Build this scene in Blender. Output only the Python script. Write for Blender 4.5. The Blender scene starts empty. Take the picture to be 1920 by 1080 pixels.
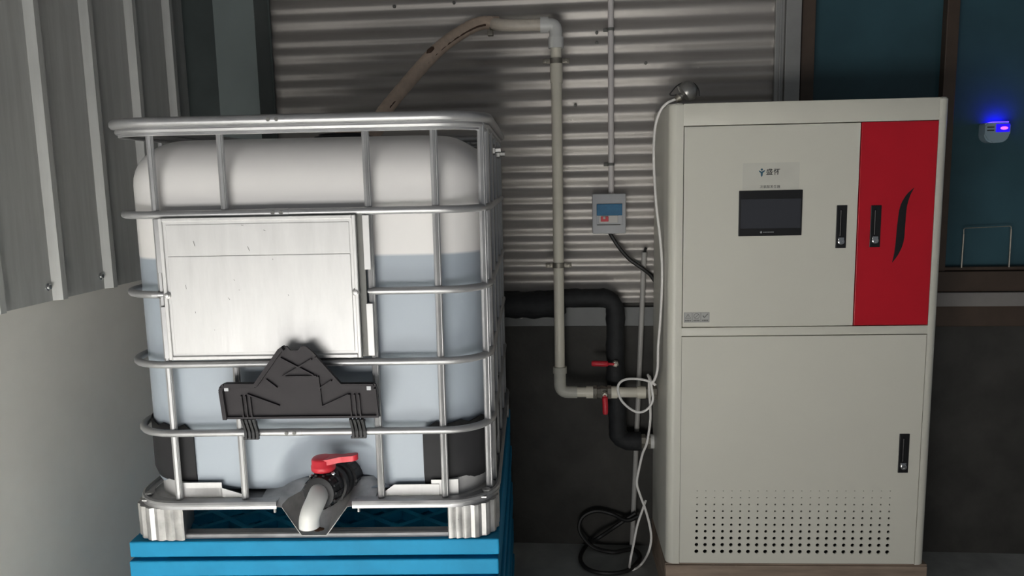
import bpy, bmesh, math, random
from mathutils import Vector, Matrix
random.seed(4)
PI = math.pi
S = bpy.context.scene
COL = S.collection
# ------------------------------------------------------------------ camera, light, exposure
CAM_H = 1.735
FPX = 1450.0
yaw, pit, rol = (math.radians(a) for a in (5.27, 8.05, -1.18))
fwd = Vector((-math.sin(yaw)*math.cos(pit), math.cos(yaw)*math.cos(pit), -math.sin(pit)))
rgt = Vector((math.cos(yaw), math.sin(yaw), 0)); upv = rgt.cross(fwd)
cr, sr = math.cos(rol), math.sin(rol)
RR, UU = cr*rgt+sr*upv, -sr*rgt+cr*upv
cd = bpy.data.cameras.new('camera'); cd.sensor_width = 36; cd.lens = 36*FPX/1920; cd.clip_start = .05
cam = bpy.data.objects.new('camera', cd); COL.objects.link(cam)
cam.matrix_world = Matrix(((RR.x, UU.x, -fwd.x, 0), (RR.y, UU.y, -fwd.y, 0), (RR.z, UU.z, -fwd.z, CAM_H), (0, 0, 0, 1)))
S.camera = cam

wd = bpy.data.worlds.new('world'); S.world = wd; wd.use_nodes = True
wd.node_tree.nodes['Background'].inputs[0].default_value = (.80, .86, .92, 1)
wd.node_tree.nodes['Background'].inputs[1].default_value = .13

def area(name, loc, target, sx, sy, power, color):
    l = bpy.data.lights.new(name, 'AREA'); l.shape = 'RECTANGLE'; l.size = sx; l.size_y = sy; l.energy = power; l.color = color
    o = bpy.data.objects.new(name, l); COL.objects.link(o); o.location = loc
    o.rotation_euler = (Vector(target)-Vector(loc)).to_track_quat('-Z', 'Y').to_euler()
    return o
# added overhead lamp lighting the unseen floor so its bounce brightens the left wall
bounce_fill = area('floor_bounce_fill', (-.75, .45, 3.2), (-.75, .451, 0), 1.8, 1.9, 125, (1, .97, .92)); bounce_fill.data.spread = math.radians(12)
area('doorway_daylight', (-1.0, -1.05, .48), (-.45, 3.0, .80), 2.5, .85, 62, (1, .975, .94))
S.view_settings.view_transform = 'Standard'; S.view_settings.look = 'None'
S.view_settings.gamma = 1; S.view_settings.use_curve_mapping = False
S.view_settings.exposure = 0.0

# ------------------------------------------------------------------ frames
class Frame:
    def __init__(s, ox, oy, deg):
        s.m = Matrix.Translation((ox, oy, 0)) @ Matrix.Rotation(math.radians(deg), 4, 'Z'); s.inv = s.m.inverted()
    def at(s, px, py, yl=0.0):
        """point of the plane y = yl of this frame that is seen in direction (px, py) of the photograph"""
        d = (px-960)/FPX*RR-(py-540)/FPX*UU+fwd
        o = s.inv @ Vector((0, 0, CAM_H)); d = s.inv.to_3x3() @ d
        t = (yl-o.y)/d.y
        return o+d*t
W = Frame(0, 3.5, 0)          # back wall
T = Frame(0, 2.07, 3.8)       # tank front
K = Frame(0, 3.0, 2.24)       # cabinet front
G = Frame(0, 0, 0)            # world

# ------------------------------------------------------------------ materials
def mat(name, col, rough=.5, metal=0.0, var=0.0, scale=8.0, bump=0.0, bscale=60.0, stretch=(1, 1, 1), emit=None, trans=0.0, spec=None, rvar=0.0, alpha=None):
    m = bpy.data.materials.new(name); m.use_nodes = True
    n, l = m.node_tree.nodes, m.node_tree.links
    p = n['Principled BSDF']
    p.inputs['Base Color'].default_value = (*col, 1); p.inputs['Roughness'].default_value = rough; p.inputs['Metallic'].default_value = metal
    if spec is not None: p.inputs['Specular IOR Level'].default_value = spec
    if trans: p.inputs['Transmission Weight'].default_value = trans
    if emit: p.inputs['Emission Color'].default_value = (*emit[0], 1); p.inputs['Emission Strength'].default_value = emit[1]
    tc = n.new('ShaderNodeTexCoord'); mp = n.new('ShaderNodeMapping'); mp.inputs['Scale'].default_value = stretch
    l.new(tc.outputs['Object'], mp.inputs['Vector'])
    if var or rvar:
        t = n.new('ShaderNodeTexNoise'); t.inputs['Scale'].default_value = scale; t.inputs['Detail'].default_value = 6; t.inputs['Roughness'].default_value = .6
        l.new(mp.outputs[0], t.inputs['Vector'])
        if var:
            r = n.new('ShaderNodeMapRange'); r.inputs['From Min'].default_value = .3; r.inputs['From Max'].default_value = .7
            r.inputs['To Min'].default_value = 1-var; r.inputs['To Max'].default_value = 1+var
            l.new(t.outputs['Fac'], r.inputs['Value'])
            mx = n.new('ShaderNodeVectorMath'); mx.operation = 'SCALE'; mx.inputs[0].default_value = col
            l.new(r.outputs[0], mx.inputs['Scale']); l.new(mx.outputs[0], p.inputs['Base Color'])
        if rvar:
            r = n.new('ShaderNodeMapRange'); r.inputs['From Min'].default_value = .3; r.inputs['From Max'].default_value = .7
            r.inputs['To Min'].default_value = max(.05, rough-rvar); r.inputs['To Max'].default_value = rough+rvar
            l.new(t.outputs['Fac'], r.inputs['Value']); l.new(r.outputs[0], p.inputs['Roughness'])
    if bump:
        t2 = n.new('ShaderNodeTexNoise'); t2.inputs['Scale'].default_value = bscale; t2.inputs['Detail'].default_value = 4
        l.new(mp.outputs[0], t2.inputs['Vector'])
        b = n.new('ShaderNodeBump'); b.inputs['Strength'].default_value = bump; b.inputs['Distance'].default_value = .004
        l.new(t2.outputs['Fac'], b.inputs['Height']); l.new(b.outputs[0], p.inputs['Normal'])
    return m
M = dict(
    floor=mat('floor_concrete', (.34, .345, .33), .75, var=.25, scale=5, bump=.2),
    plaster=mat('wall_plaster', (.83, .805, .75), .85, var=.05, scale=3, bump=.12, bscale=25),
    darkwall=mat('wall_dark_paint', (.040, .038, .034), .7, var=.3, scale=6, bump=.2),
    corr=mat('corrugated_steel', (.38, .358, .336), .40, .52, var=.12, scale=5, stretch=(.4, 1, 6)),
    clad=mat('cladding_steel', (.54, .545, .53), .5, .25, var=.12, scale=5, stretch=(1, 6, .4)),
    flash=mat('flashing_steel', (.34, .34, .33), .45, .5, var=.08, scale=6),
    column=mat('column_paint', (.15, .18, .18), .55, .0, var=.06, scale=5),
    columndark=mat('corner_filler_dark', (.045, .058, .058), .6, var=.15, scale=6),
    stripgrey=mat('dark_flashing', (.12, .125, .125), .5, .3, var=.1),
    ceiling=mat('ceiling_sheet', (.25, .25, .25), .8),
    brown=mat('window_frame_brown', (.065, .043, .030), .5, var=.2, scale=8),
    glass=mat('window_glass_teal', (.032, .080, .100), .3, var=.25, scale=2.0, spec=.35),
    sill=mat('window_sill_grey', (.22, .205, .195), .6, var=.08),
    steel=mat('galvanised_steel', (.42, .42, .425), .38, .6, var=.10, scale=14, rvar=.08),
    steel_wear=mat('worn_steel', (.46, .455, .45), .38, .65, var=.28, scale=16, rvar=.12, bump=.3, bscale=30),
    plate=mat('label_plate_steel', (.62, .615, .61), .42, .24, var=.07, scale=10, stretch=(3, 1, .5), rvar=.06, bump=.05, bscale=40),
    blackp=mat('black_plastic', (.022, .022, .024), .42, var=.1, spec=.25),
    flap=mat('charcoal_plastic', (.037, .034, .037), .5, spec=.10, var=.06, scale=20),
    guard=mat('black_rubber', (.026, .026, .028), .6, spec=.15, var=.15),
    red=mat('red_plastic', (.62, .028, .045), .38, var=.05),
    white=mat('white_plastic', (.74, .74, .72), .32),
    pvc=mat('pvc_cream', (.80, .76, .65), .42, var=.05),
    pvcgrey=mat('pvc_grey', (.52, .51, .45), .5, var=.1),
    blue=mat('blue_plastic', (.008, .215, .405), .55, spec=.18, var=.10, scale=10, bump=.08),
    hose=mat('hose_tan', (.60, .47, .37), .42, var=.12, scale=40),
    hoseclear=mat('hose_clear', (.72, .65, .56), .35, var=.08, scale=30),
    hosedark=mat('hose_core', (.10, .055, .035), .5),
    foam=mat('black_foam', (.014, .015, .017), .72, var=.35, scale=25, bump=.5, bscale=35),
    brass=mat('valve_metal', (.30, .28, .24), .45, .6, var=.2, scale=30),
    chrome=mat('chrome', (.75, .75, .75), .2, 1.0),
    cab=mat('cabinet_powder_coat', (.68, .665, .585), .42, var=.02, scale=2.5),
    cabred=mat('cabinet_red', (.50, .006, .018), .36, var=.05, scale=5),
    gap=mat('cabinet_inside_dark', (.012, .012, .012), .8),
    screen=mat('screen_glass', (.042, .044, .052), .25),
    bezel=mat('screen_bezel', (.010, .010, .011), .35),
    tape=mat('label_film', (.625, .615, .55), .42, var=.04),
    sticker=mat('sticker_grey', (.42, .42, .40), .5),
    ink=mat('ink_black', (.025, .025, .025), .6),
    inkgrey=mat('ink_grey', (.16, .16, .15), .6),
    inkteal=mat('ink_teal', (.03, .10, .15), .6),
    markgrey=mat('screen_mark', (.35, .36, .37), .5),
    wood=mat('plinth_wood', (.27, .205, .155), .7, var=.3, scale=9, stretch=(.4, 1, 3), bump=.2),
    boxgrey=mat('breaker_box_plastic', (.50, .51, .53), .45),
    boxblue=mat('breaker_window_blue', (.02, .15, .30), .5, var=.15, scale=40),
    boxwhite=mat('breaker_white', (.62, .60, .57), .4),
    conduit=mat('conduit_white', (.74, .70, .69), .45),
    conduit2=mat('conduit_grey', (.44, .43, .41), .5),
    cablew=mat('cable_white', (.84, .82, .79), .42),
    cableb=mat('cable_black', (.012, .012, .012), .5),
    lampm=mat('lamp_metal', (.34, .335, .32), .3, .8, var=.15, scale=40),
    device=mat('device_plastic', (.24, .33, .38), .45),
    led=mat('device_led', (.02, .0, .5), .3, emit=((.01, .004, 1.0), 1.0)),
    glowtop=mat('device_glow_fill', (.02, .0, .5), .3, emit=((.01, .004, 1.0), 45.0)),
    ledcore=mat('device_led_core', (.8, .1, 1), .3, emit=((1.0, .2, 1.0), 1.1)),
    rust=mat('rust', (.10, .045, .02), .8),
)
def bottle_mat():
    m = mat('bottle_plastic', (.6, .6, .6), .42)
    n, l = m.node_tree.nodes, m.node_tree.links; p = n['Principled BSDF']
    geo = n.new('ShaderNodeTexCoord'); sep = n.new('ShaderNodeSeparateXYZ'); l.new(geo.outputs['Object'], sep.inputs[0])
    rp = n.new('ShaderNodeMapRange'); rp.inputs['From Min'].default_value = LIQ-.004; rp.inputs['From Max'].default_value = LIQ+.004
    l.new(sep.outputs['Z'], rp.inputs['Value'])
    mx = n.new('ShaderNodeMix'); mx.data_type = 'RGBA'
    mx.inputs[6].default_value = (.36, .41, .465, 1); mx.inputs[7].default_value = (.82, .80, .785, 1)
    l.new(rp.outputs[0], mx.inputs[0]); l.new(mx.outputs[2], p.inputs['Base Color'])
    p.inputs['Subsurface Weight'].default_value = 0.0
    return m
TANK_Z = .732
LIQ = 1.535-TANK_Z

# ------------------------------------------------------------------ mesh helpers
def smooth(pts, n=8, closed=False):
    P = [Vector(p) for p in pts]; out = []; N = len(P)
    for i in range(N if closed else N-1):
        p1, p2 = P[i], P[(i+1) % N]
        p0 = P[i-1] if (closed or i) else p1*2-p2
        p3 = P[(i+2) % N] if (closed or i+2 < N) else p2*2-p1
        for k in range(n):
            t = k/n
            out.append(.5*((2*p1)+(p2-p0)*t+(2*p0-5*p1+4*p2-p3)*t*t+(3*p1-p0-3*p2+p3)*t**3))
    if not closed: out.append(P[-1])
    return out
def fillet(pts, r, n=5):
    """polyline with every inner corner rounded"""
    P = [Vector(p) for p in pts]; out = [P[0]]
    for i in range(1, len(P)-1):
        a, b, c = P[i-1], P[i], P[i+1]
        d = min(r, (a-b).length*.49, (c-b).length*.49)
        p, q = b+(a-b).normalized()*d, b+(c-b).normalized()*d
        for k in range(n+1):
            t = k/n; out.append(p*(1-t)**2+b*2*t*(1-t)+q*t*t)
    out.append(P[-1]); return out
def tube(bm, pts, r, seg=10, closed=False, caps=True):
    P = [Vector(p) for p in pts]; N = len(P)
    rs = r if isinstance(r, (list, tuple)) else [r]*N
    tang = []
    for i in range(N):
        a = P[i-1] if (i or closed) else P[i]; b = P[(i+1) % N] if (i+1 < N or closed) else P[i]
        tang.append((b-a).normalized())
    u = tang[0].orthogonal().normalized()
    if abs(tang[0].z) < .9: u = (Vector((0, 0, 1))-tang[0]*tang[0].z).normalized()
    rings = []
    for i in range(N):
        u = (u-tang[i]*u.dot(tang[i])).normalized(); v = tang[i].cross(u)
        rings.append([bm.verts.new(P[i]+(u*math.cos(2*PI*k/seg)+v*math.sin(2*PI*k/seg))*rs[i]) for k in range(seg)])
    for i in range(N if closed else N-1):
        a, b = rings[i], rings[(i+1) % N]
        for k in range(seg): bm.faces.new((a[k], a[(k+1) % seg], b[(k+1) % seg], b[k]))
    if caps and not closed:
        bm.faces.new(rings[0][::-1]); bm.faces.new(rings[-1])
    return rings
def box(bm, x0, x1, y0, y1, z0, z1, bev=0.0, seg=2):
    ret = bmesh.ops.create_cube(bm, size=1)
    vs = ret['verts']
    for v in vs: v.co = Vector(((x0+x1)/2+v.co.x*(x1-x0), (y0+y1)/2+v.co.y*(y1-y0), (z0+z1)/2+v.co.z*(z1-z0)))
    if bev:
        es = list({e for v in vs for e in v.link_edges})
        bmesh.ops.bevel(bm, geom=es, offset=bev, segments=seg, affect='EDGES', profile=.5)
def bar(bm, a, b, w, h, up=(0, 0, 1)):
    """box beam from a to b, w wide, h along up"""
    a, b, up = Vector(a), Vector(b), Vector(up); d = (b-a).normalized(); s = d.cross(up).normalized(); up = s.cross(d)
    vs = [bm.verts.new(p+s*(w/2*i)+up*(h/2*j)) for p in (a, b) for i, j in ((-1, -1), (1, -1), (1, 1), (-1, 1))]
    for f in ((3, 2, 1, 0), (4, 5, 6, 7), (0, 1, 5, 4), (1, 2, 6, 5), (2, 3, 7, 6), (3, 0, 4, 7)): bm.faces.new([vs[i] for i in f])
def lathe(bm, o, ax, prof, seg=20, caps=True):
    o, ax = Vector(o), Vector(ax).normalized(); u = ax.orthogonal().normalized(); v = ax.cross(u)
    rings = [[bm.verts.new(o+ax*t+(u*math.cos(2*PI*k/seg)+v*math.sin(2*PI*k/seg))*max(r, 1e-4)) for k in range(seg)] for t, r in prof]
    for a, b in zip(rings, rings[1:]):
        for k in range(seg): bm.faces.new((a[k], a[(k+1) % seg], b[(k+1) % seg], b[k]))
    if caps: bm.faces.new(rings[0][::-1]); bm.faces.new(rings[-1])
def prism(bm, front, depth):
    """closed outline (list of Vectors, seen from the front) pushed back by the vector depth"""
    d = Vector(depth); a = [bm.verts.new(p) for p in front]; b = [bm.verts.new(Vector(p)+d) for p in front]; n = len(a)
    bm.faces.new(a); bm.faces.new(b[::-1])
    for i in range(n): bm.faces.new((a[i], b[i], b[(i+1) % n], a[(i+1) % n]))
def strip(bm, A, B, close=False):
    a = [bm.verts.new(p) for p in A]; b = [bm.verts.new(p) for p in B]
    for i in range(len(a)-1): bm.faces.new((a[i], a[i+1], b[i+1], b[i]))
def thicken(bm, t):
    bmesh.ops.recalc_face_normals(bm, faces=bm.faces[:])
    bmesh.ops.solidify(bm, geom=bm.faces[:], thickness=t)

WM = {}
def setp(o, label=None, cat=None, group=None, kind=None):
    if label: o['label'] = label
    if cat: o['category'] = cat
    if group: o['group'] = group
    if kind: o['kind'] = kind
    return o
def thing(name, fr, loc, label=None, cat=None, group=None, kind=None):
    o = bpy.data.objects.new(name, None); COL.objects.link(o); o.empty_display_size = .05
    m = fr.m @ Matrix.Translation(loc); o.matrix_world = m; WM[o] = m
    return setp(o, label, cat, group, kind)
def mk(name, bm, m, parent=None, fr=G, sm=True, ang=40, label=None, cat=None, group=None, kind=None, org=None, fix=True):
    if fix: bmesh.ops.recalc_face_normals(bm, faces=bm.faces[:])
    me = bpy.data.meshes.new(name); bm.to_mesh(me); bm.free()
    if parent is not None: m2 = WM[parent]
    else:
        if org is None:
            xs = [v.co for v in me.vertices]
            org = Vector(((min(v.x for v in xs)+max(v.x for v in xs))/2, (min(v.y for v in xs)+max(v.y for v in xs))/2, min(v.z for v in xs)))
        m2 = fr.m @ Matrix.Translation(org)
    me.transform(m2.inverted() @ fr.m)
    me.materials.append(M[m] if isinstance(m, str) else m)
    if sm:
        me.polygons.foreach_set('use_smooth', [True]*len(me.polygons)); me.set_sharp_from_angle(angle=math.radians(ang))
    o = bpy.data.objects.new(name, me); COL.objects.link(o)
    if parent is not None: o.parent = parent; WM[o] = m2
    else: o.matrix_world = m2; WM[o] = m2
    return setp(o, label, cat, group, kind)
def B(): return bmesh.new()
def text_bm(txt, size, x, y, z, sx=1.0, off=0.0, space=1.0):
    """flat lettering, reading along +x, standing in the xz plane at depth y"""
    c = bpy.data.curves.new('txt', 'FONT'); c.body = txt; c.size = size; c.align_x = 'CENTER'; c.align_y = 'CENTER'; c.resolution_u = 3; c.offset = off; c.space_character = space
    o = bpy.data.objects.new('txt', c); COL.objects.link(o)
    me = bpy.data.meshes.new_from_object(o.evaluated_get(bpy.context.evaluated_depsgraph_get()))
    bm = B(); bm.from_mesh(me)
    for v in bm.verts: v.co = Vector((x+v.co.x*sx, y, z+v.co.y))
    bpy.data.objects.remove(o); bpy.data.curves.remove(c); bpy.data.meshes.remove(me)
    return bm

# ================================================================== SETTING
LWX = -1.76
bm = B(); box(bm, -1.9, 3.2, -1.5, 3.6, -.08, 0); mk('floor', bm, 'floor', kind='structure', sm=False)
bm = B(); box(bm, -2.0, 3.2, 1.2, 3.7, 3.25, 3.33); mk('ceiling', bm, 'ceiling', kind='structure', sm=False)

# left wall: plastered base below, ribbed steel sheet above
bm = B(); box(bm, LWX-.12, LWX, .9, 3.6, 0, 1.52)
wl = mk('wall_left', bm, 'plaster', kind='structure', sm=False)
zb = 1.366
prof = []
ribs = [1.29+.2815*k for k in range(8)]
for yr in ribs:
    prof += [(yr-.030, .012), (yr-.012, .036), (yr+.012, .036), (yr+.026, .012)]
prof = [(.92, .012)]+prof+[(3.47, .012)]
bm = B()
zs = [zb, 3.25]
strip(bm, [(LWX+d, y, zs[0]) for y, d in prof], [(LWX+d, y, zs[1]) for y, d in prof])
thicken(bm, -.003)
cl = mk('cladding_sheet', bm, 'clad', wl, sm=False)
bm = B(); box(bm, LWX-.05, LWX+.010, .92, 3.47, 1.53, 3.25); mk('cladding_backing', bm, 'clad', wl, sm=False)
for k, yr in enumerate(ribs):
    bm = B(); lathe(bm, (LWX+.010, yr-.050, zb+.048), (1, 0, 0), [(0, .013), (.006, .013), (.007, .008), (.014, .008), (.015, .004)], 8)
    mk('screw', bm, 'chrome', cl)

# corner column
bm = B(); zc = 3.25
xa, xb = W.at(405, 100, -.2).x, W.at(481, 100, -.2).x
box(bm, xa, xb, -.20, -.188, 0, zc); box(bm, xa, xb, -.035, -.02, 0, zc); box(bm, xb-.014, xb-.004, -.19, -.02, 0, zc)
mk('trim_1', bm, 'column', fr=W, kind='structure', sm=False)

bm = B(); box(bm, LWX-.0, xa-.012, -.10, -.09, 0, zc); mk('trim_4', bm, 'columndark', fr=W, kind='structure', sm=False)  # dark filler plate added to close the gap beside the column
# back wall
bm = B(); box(bm, -1.9, 3.2, 0, .12, 0, 1.17)
wb = mk('wall_back', bm, 'darkwall', fr=W, kind='structure', sm=False)
rz = [2.441, 2.354, 2.296, 2.211, 2.154, 2.067, 2.005, 1.920, 1.864, 1.780, 1.724, 1.639, 1.582, 1.499, 1.439, 1.359, 1.301, 1.213, 1.157]
z = 2.354+.1435
while z < 3.3: rz = [z, z+.087]+rz; z += .1435
rz = sorted(q+.009 for q in rz)
def corr_depth(zz):
    for lo, hi in zip(rz, rz[1:]):
        if lo <= zz <= hi:
            t = (zz-lo)/(hi-lo); low = .001 if hi-lo > .072 else .0048
            c = (.5+.5*math.cos(2*PI*t))**.9
            return low+(.0115-low)*c
    return .001
zz = [1.165+.0045*i for i in range(int((3.25-1.165)/.0045))]
xs = [-1.85, -1.46, -.9, -.3, .3, .922]
bm = B(); grid = [[bm.verts.new((x, -.004-corr_depth(q), q)) for x in xs] for q in zz]
for a, b in zip(grid, grid[1:]):
    for i in range(len(xs)-1): bm.faces.new((a[i], a[i+1], b[i+1], b[i]))
cs = mk('corrugated_sheet', bm, 'corr', wb, W, ang=70)
bm = B(); box(bm, -1.85, .925, 0, .03, 1.165, 3.25); mk('sheet_backing', bm, 'flash', wb, W, sm=False)
bm = B(); box(bm, -1.7, .925, -.018, 0, 1.062, 1.150, .002); mk('flashing_strip', bm, 'stripgrey', wb, W, sm=False)
for px, py in ((739, 12), (1119, 61), (1119, 80), (1079, 197), (851, 5), (1211, 118)):
    p = W.at(px, py, -.02); bm = B(); lathe(bm, (p.x, -.003, p.z), (0, -1, 0), [(0, .007), (.020, .007), (.022, .004)], 8); mk('screw', bm, 'inkgrey', cs, W)
p = W.at(977, 593, -.02); bm = B(); lathe(bm, (p.x, -.016, p.z), (0, -1, 0), [(0, .013), (.006, .012), (.008, .008)], 6); mk('bolt_cap', bm, 'conduit', wb, W, sm=False)

# flashing at the right end of the sheet
x0, x1, x2, x3 = (W.at(p, 100, -.03).x for p in (1452, 1462, 1470, 1499))
bm = B(); box(bm, x0, x2, -.036, 0, 1.15, 3.25, .004); box(bm, x1-.004, x1+.004, -.042, -.03, 1.15, 3.25, .002)
box(bm, x2, x3, -.050, 0, 1.15, 3.25, .003); mk('trim_2', bm, 'flash', fr=W, kind='structure', sm=False)

# window with a brown frame
wz0, wz1 = W.at(1840, 545, 0).z, 3.2
wx0, wxa, wxb, wxc = W.at(1500, 100).x, W.at(1525, 100).x, W.at(1772, 60).x, W.at(1796, 60).x
win = thing('window_1', W, (wx0, 0, wz0), kind='structure')
bm = B(); box(bm, wx0, wxa, -.02, .06, wz0, wz1, .003); mk('frame_side', bm, 'brown', win, W, sm=False)
bm = B(); box(bm, wxb, wxc, -.012, .06, wz0, wz1, .004); mk('mullion', bm, 'brown', win, W, sm=False)
zr = W.at(1840, 500).z
bm = B(); box(bm, wx0, 3.1, -.010, .06, wz0+.09, zr, .003); mk('frame_rail', bm, 'brown', win, W, sm=False)
bm = B(); box(bm, wx0, 3.1, -.030, .06, wz0, wz0+.088, .003); mk('frame_rail', bm, 'brown', win, W, sm=False)
bm = B(); box(bm, wx0, 3.1, -.020, .06, wz1, 3.25); mk('frame_head', bm, 'brown', win, W, sm=False)
bm = B(); box(bm, wxa, wxb, .030, .036, zr, wz1); mk('pane', bm, 'glass', win, W, sm=False)
bm = B(); box(bm, wxc, 3.1, .030, .036, zr, wz1); mk('pane', bm, 'glass', win, W, sm=False)
bm = B(); box(bm, wx0, 3.1, .06, .10, 1.1, 3.25); mk('blind_panel', bm, 'gap', win, W, sm=False)
s0, s1, s2 = W.at(1840, 548, -.04).z, W.at(1840, 574, -.04).z, W.at(1840, 612, -.03).z
bm = B(); box(bm, x3, 3.1, -.05, 0, s1, s0, .003); mk('window_sill', bm, 'sill', win, W, sm=False)
bm = B(); box(bm, x3, 3.1, -.028, 0, s2, s1, .003); mk('sill_shadow_strip', bm, 'brown', fr=W, kind='structure', sm=False)  # dark strip put in for the shadow under the overhanging sill

# ================================================================== BLUE SLABS UNDER THE TANK
XL, XR, DEP = -1.292, -.245, 1.22
XC = (XL+XR)/2
def slab_meshes():
    w, d, h = (XR-XL)/2+.004, DEP/2+.012, .047
    a = B()
    box(a, -w, w, -d, -d+.05, 0, h, .004); box(a, -w, w, d-.05, d, 0, h, .004)
    box(a, -w, -w+.05, -d+.048, d-.048, 0, h, .004); box(a, w-.05, w, -d+.048, d-.048, 0, h, .004)
    b = B(); iw, idp = w-.05, d-.05
    def clip(c, sgn):
        # line y = sgn*k*x + c clipped to the inner rectangle
        k = .80; pts = []
        for x in (-iw, iw):
            y = sgn*k*x+c
            if -idp <= y <= idp: pts.append((x, y))
        for y in (-idp, idp):
            x = (y-c)/(sgn*k)
            if -iw < x < iw: pts.append((x, y))
        return pts[:2] if len(pts) >= 2 else None
    for sgn in (1, -1):
        for i in range(-14, 15):
            q = clip(i*.118, sgn)
            if q and (Vector(q[0])-Vector(q[1])).length > .05: bar(b, (*q[0], .0315), (*q[1], .0315), .018, .027)
    c = B(); box(c, -iw, iw, -idp, idp, .004, .012)
    f = B()
    for x in (-w+.06, 0, w-.06):
        for y in (-d+.06, 0, d-.06): box(f, x-.04, x+.04, y-.04, y+.04, -.0093, .0045)
    return a, b, c, f
base = TANK_Z-.0093
r0 = None
names = ['top blue plastic slab, lattice deck showing under the steel tank frame', 'second blue plastic slab from the top, under the lattice slab']
for i in range(13):
    zt = base-i*.0563-.0377+.0003
    ox, oy, rz_ = (0, 0, 0) if i == 0 else (random.uniform(-.004, .006), random.uniform(-.006, .004), math.radians(random.uniform(-.25, .25)))
    lab = names[i] if i < 2 else 'blue plastic slab low in the stack, below the frame edge'
    if i == 0:
        r0 = thing('plastic_slab', T, (XC, DEP/2, zt), lab, 'pallet', 'blue plastic slabs stacked under the tank')
        fr = Frame(0, 0, 0); fr.m = WM[r0]; fr.inv = fr.m.inverted()
        a, b, c, f = slab_meshes()
        kids = [mk('rim', a, 'blue', r0, fr, sm=False), mk('lattice', b, 'blue', r0, fr, sm=False), mk('foot', f, 'blue', r0, fr, sm=False)]
    else:
        r = r0.copy(); COL.objects.link(r); r.matrix_world = T.m @ Matrix.Translation((XC+ox, DEP/2+oy, zt)) @ Matrix.Rotation(rz_, 4, 'Z'); r['label'] = lab
        for k in kids:
            q = k.copy(); COL.objects.link(q); q.parent = r

# ================================================================== WATER TANK IN ITS CAGE
tank = thing('water_tank', T, (XC, DEP/2, TANK_Z), 'white plastic bulk water tank in galvanised cage on blue slabs', 'tank')
def rrect(x0, x1, y0, y1, r, n=8):
    out = []
    for cx, cy, a0 in ((x1-r, y0+r, -PI/2), (x1-r, y1-r, 0), (x0+r, y1-r, PI/2), (x0+r, y0+r, PI)):
        for k in range(n+1):
            a = a0+PI/2*k/n; out.append((cx+r*math.cos(a), cy+r*math.sin(a)))
    return out
# bottle
bx0, bx1, by0, by1, bz0, bz1 = XL+.018, XR-.022, .036, DEP-.036, .850, 1.862
def ring2d(inset, r, nf=36):
    x0, x1, y0, y1 = bx0+inset, bx1-inset, by0+inset, by1-inset
    out = []
    for a, b in (((x0+r, y0), (x1-r, y0)), ((x1, y0+r), (x1, y1-r)), ((x1-r, y1), (x0+r, y1)), ((x0, y1-r), (x0, y0+r))):
        nn = nf
        for k in range(nn): t = k/nn; out.append((a[0]+(b[0]-a[0])*t, a[1]+(b[1]-a[1])*t))
        d = Vector((b[0]-a[0], b[1]-a[1])).normalized(); nrm = Vector((-d.y, d.x))
        c = Vector(b)+nrm*r
        for k in range(10): t = PI/2*k/10; out.append(tuple(c-nrm*r*math.cos(t)+d*r*math.sin(t)))
    return out
VX, VZ = T.at(636, 893, .1).x, T.at(636, 893, .1).z
bm = B(); levels = []
rt, rbm = .125, .05
for k in range(9): a = PI/2*k/8; levels.append((bz0+rbm*(1-math.cos(a)), rbm*(1-math.sin(a))))
for k in range(1, 44): levels.append((bz0+rbm+(bz1-rt-bz0-rbm)*k/44, 0))
for k in range(0, 10): a = PI/2*k/9; levels.append((bz1-rt+rt*math.sin(a), rt*(1-math.cos(a))))
rings = []
for zq, ins in levels:
    ring = []
    for x, y in ring2d(ins, max(.145-ins*.5, .03)):
        if y < by0+.02:
            d = math.hypot(x-VX, (zq-VZ)*1.0)/.165
            if d < 1: y += .075*(1-d**4)**1.5
        ring.append(bm.verts.new((x, y, zq)))
    rings.append(ring)
for a, b in zip(rings, rings[1:]):
    n = len(a)
    for k in range(n): bm.faces.new((a[k], a[(k+1) % n], b[(k+1) % n], b[k]))
bm.faces.new(rings[-1]); bm.faces.new(rings[0][::-1])
M['bottle'] = bottle_mat()
mk('bottle', bm, 'bottle', tank, T, ang=60)
bm = B(); lathe(bm, (XC, DEP/2, bz1-.002), (0, 0, 1), [(0, .10), (.028, .10), (.030, .085), (.036, .085), (.036, .05)], 28); mk('lid', bm, 'blackp', tank, T)

# cage: horizontal rails
def rail_path(off=0.0): return [Vector((x, y, 0)) for x, y in rrect(XL+.011-off, XR-.011+off, .0-off, DEP+off, .13, 8)]
RZ = [T.at(560, y, -.01).z for y in (398, 549, 682, 812)]
def at_z(pts, z): return [Vector((p.x, p.y, z)) for p in pts]
ztop = T.at(560, 223, -.01).z
bm = B(); pth = rail_path(.006)
tube(bm, at_z(pth, ztop), .0135, 10, True); mk('top_rail', bm, 'steel', tank, T)
bm = B(); pth = rail_path(0); tube(bm, at_z(pth, ztop-.019), .0085, 8, True); tube(bm, at_z(rail_path(-.003), ztop-.030), .005, 6, True); mk('top_rail_flange', bm, 'steel', tank, T)
plx0, plx1 = T.at(300, 540, -.02).x, T.at(684, 540, -.02).x
for i, zq in enumerate(RZ):
    bm = B(); ps = at_z(rail_path(0), zq)
    if i == 1:   # cut by the label plate
        n = len(ps); j = 35
        ps = [Vector((plx1+.004, 0, zq)), Vector((plx1+.025, 0, zq))]+ps[:36]+[Vector((plx0-.03, 0, zq)), Vector((plx0+.004, 0, zq))]
        rr = [.006, .0105]+[.0105]*36+[.0105, .006]
        tube(bm, ps, rr, 10)
    else: tube(bm, ps, .0105, 10, True)
    mk('rail', bm, 'steel', tank, T)
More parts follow.
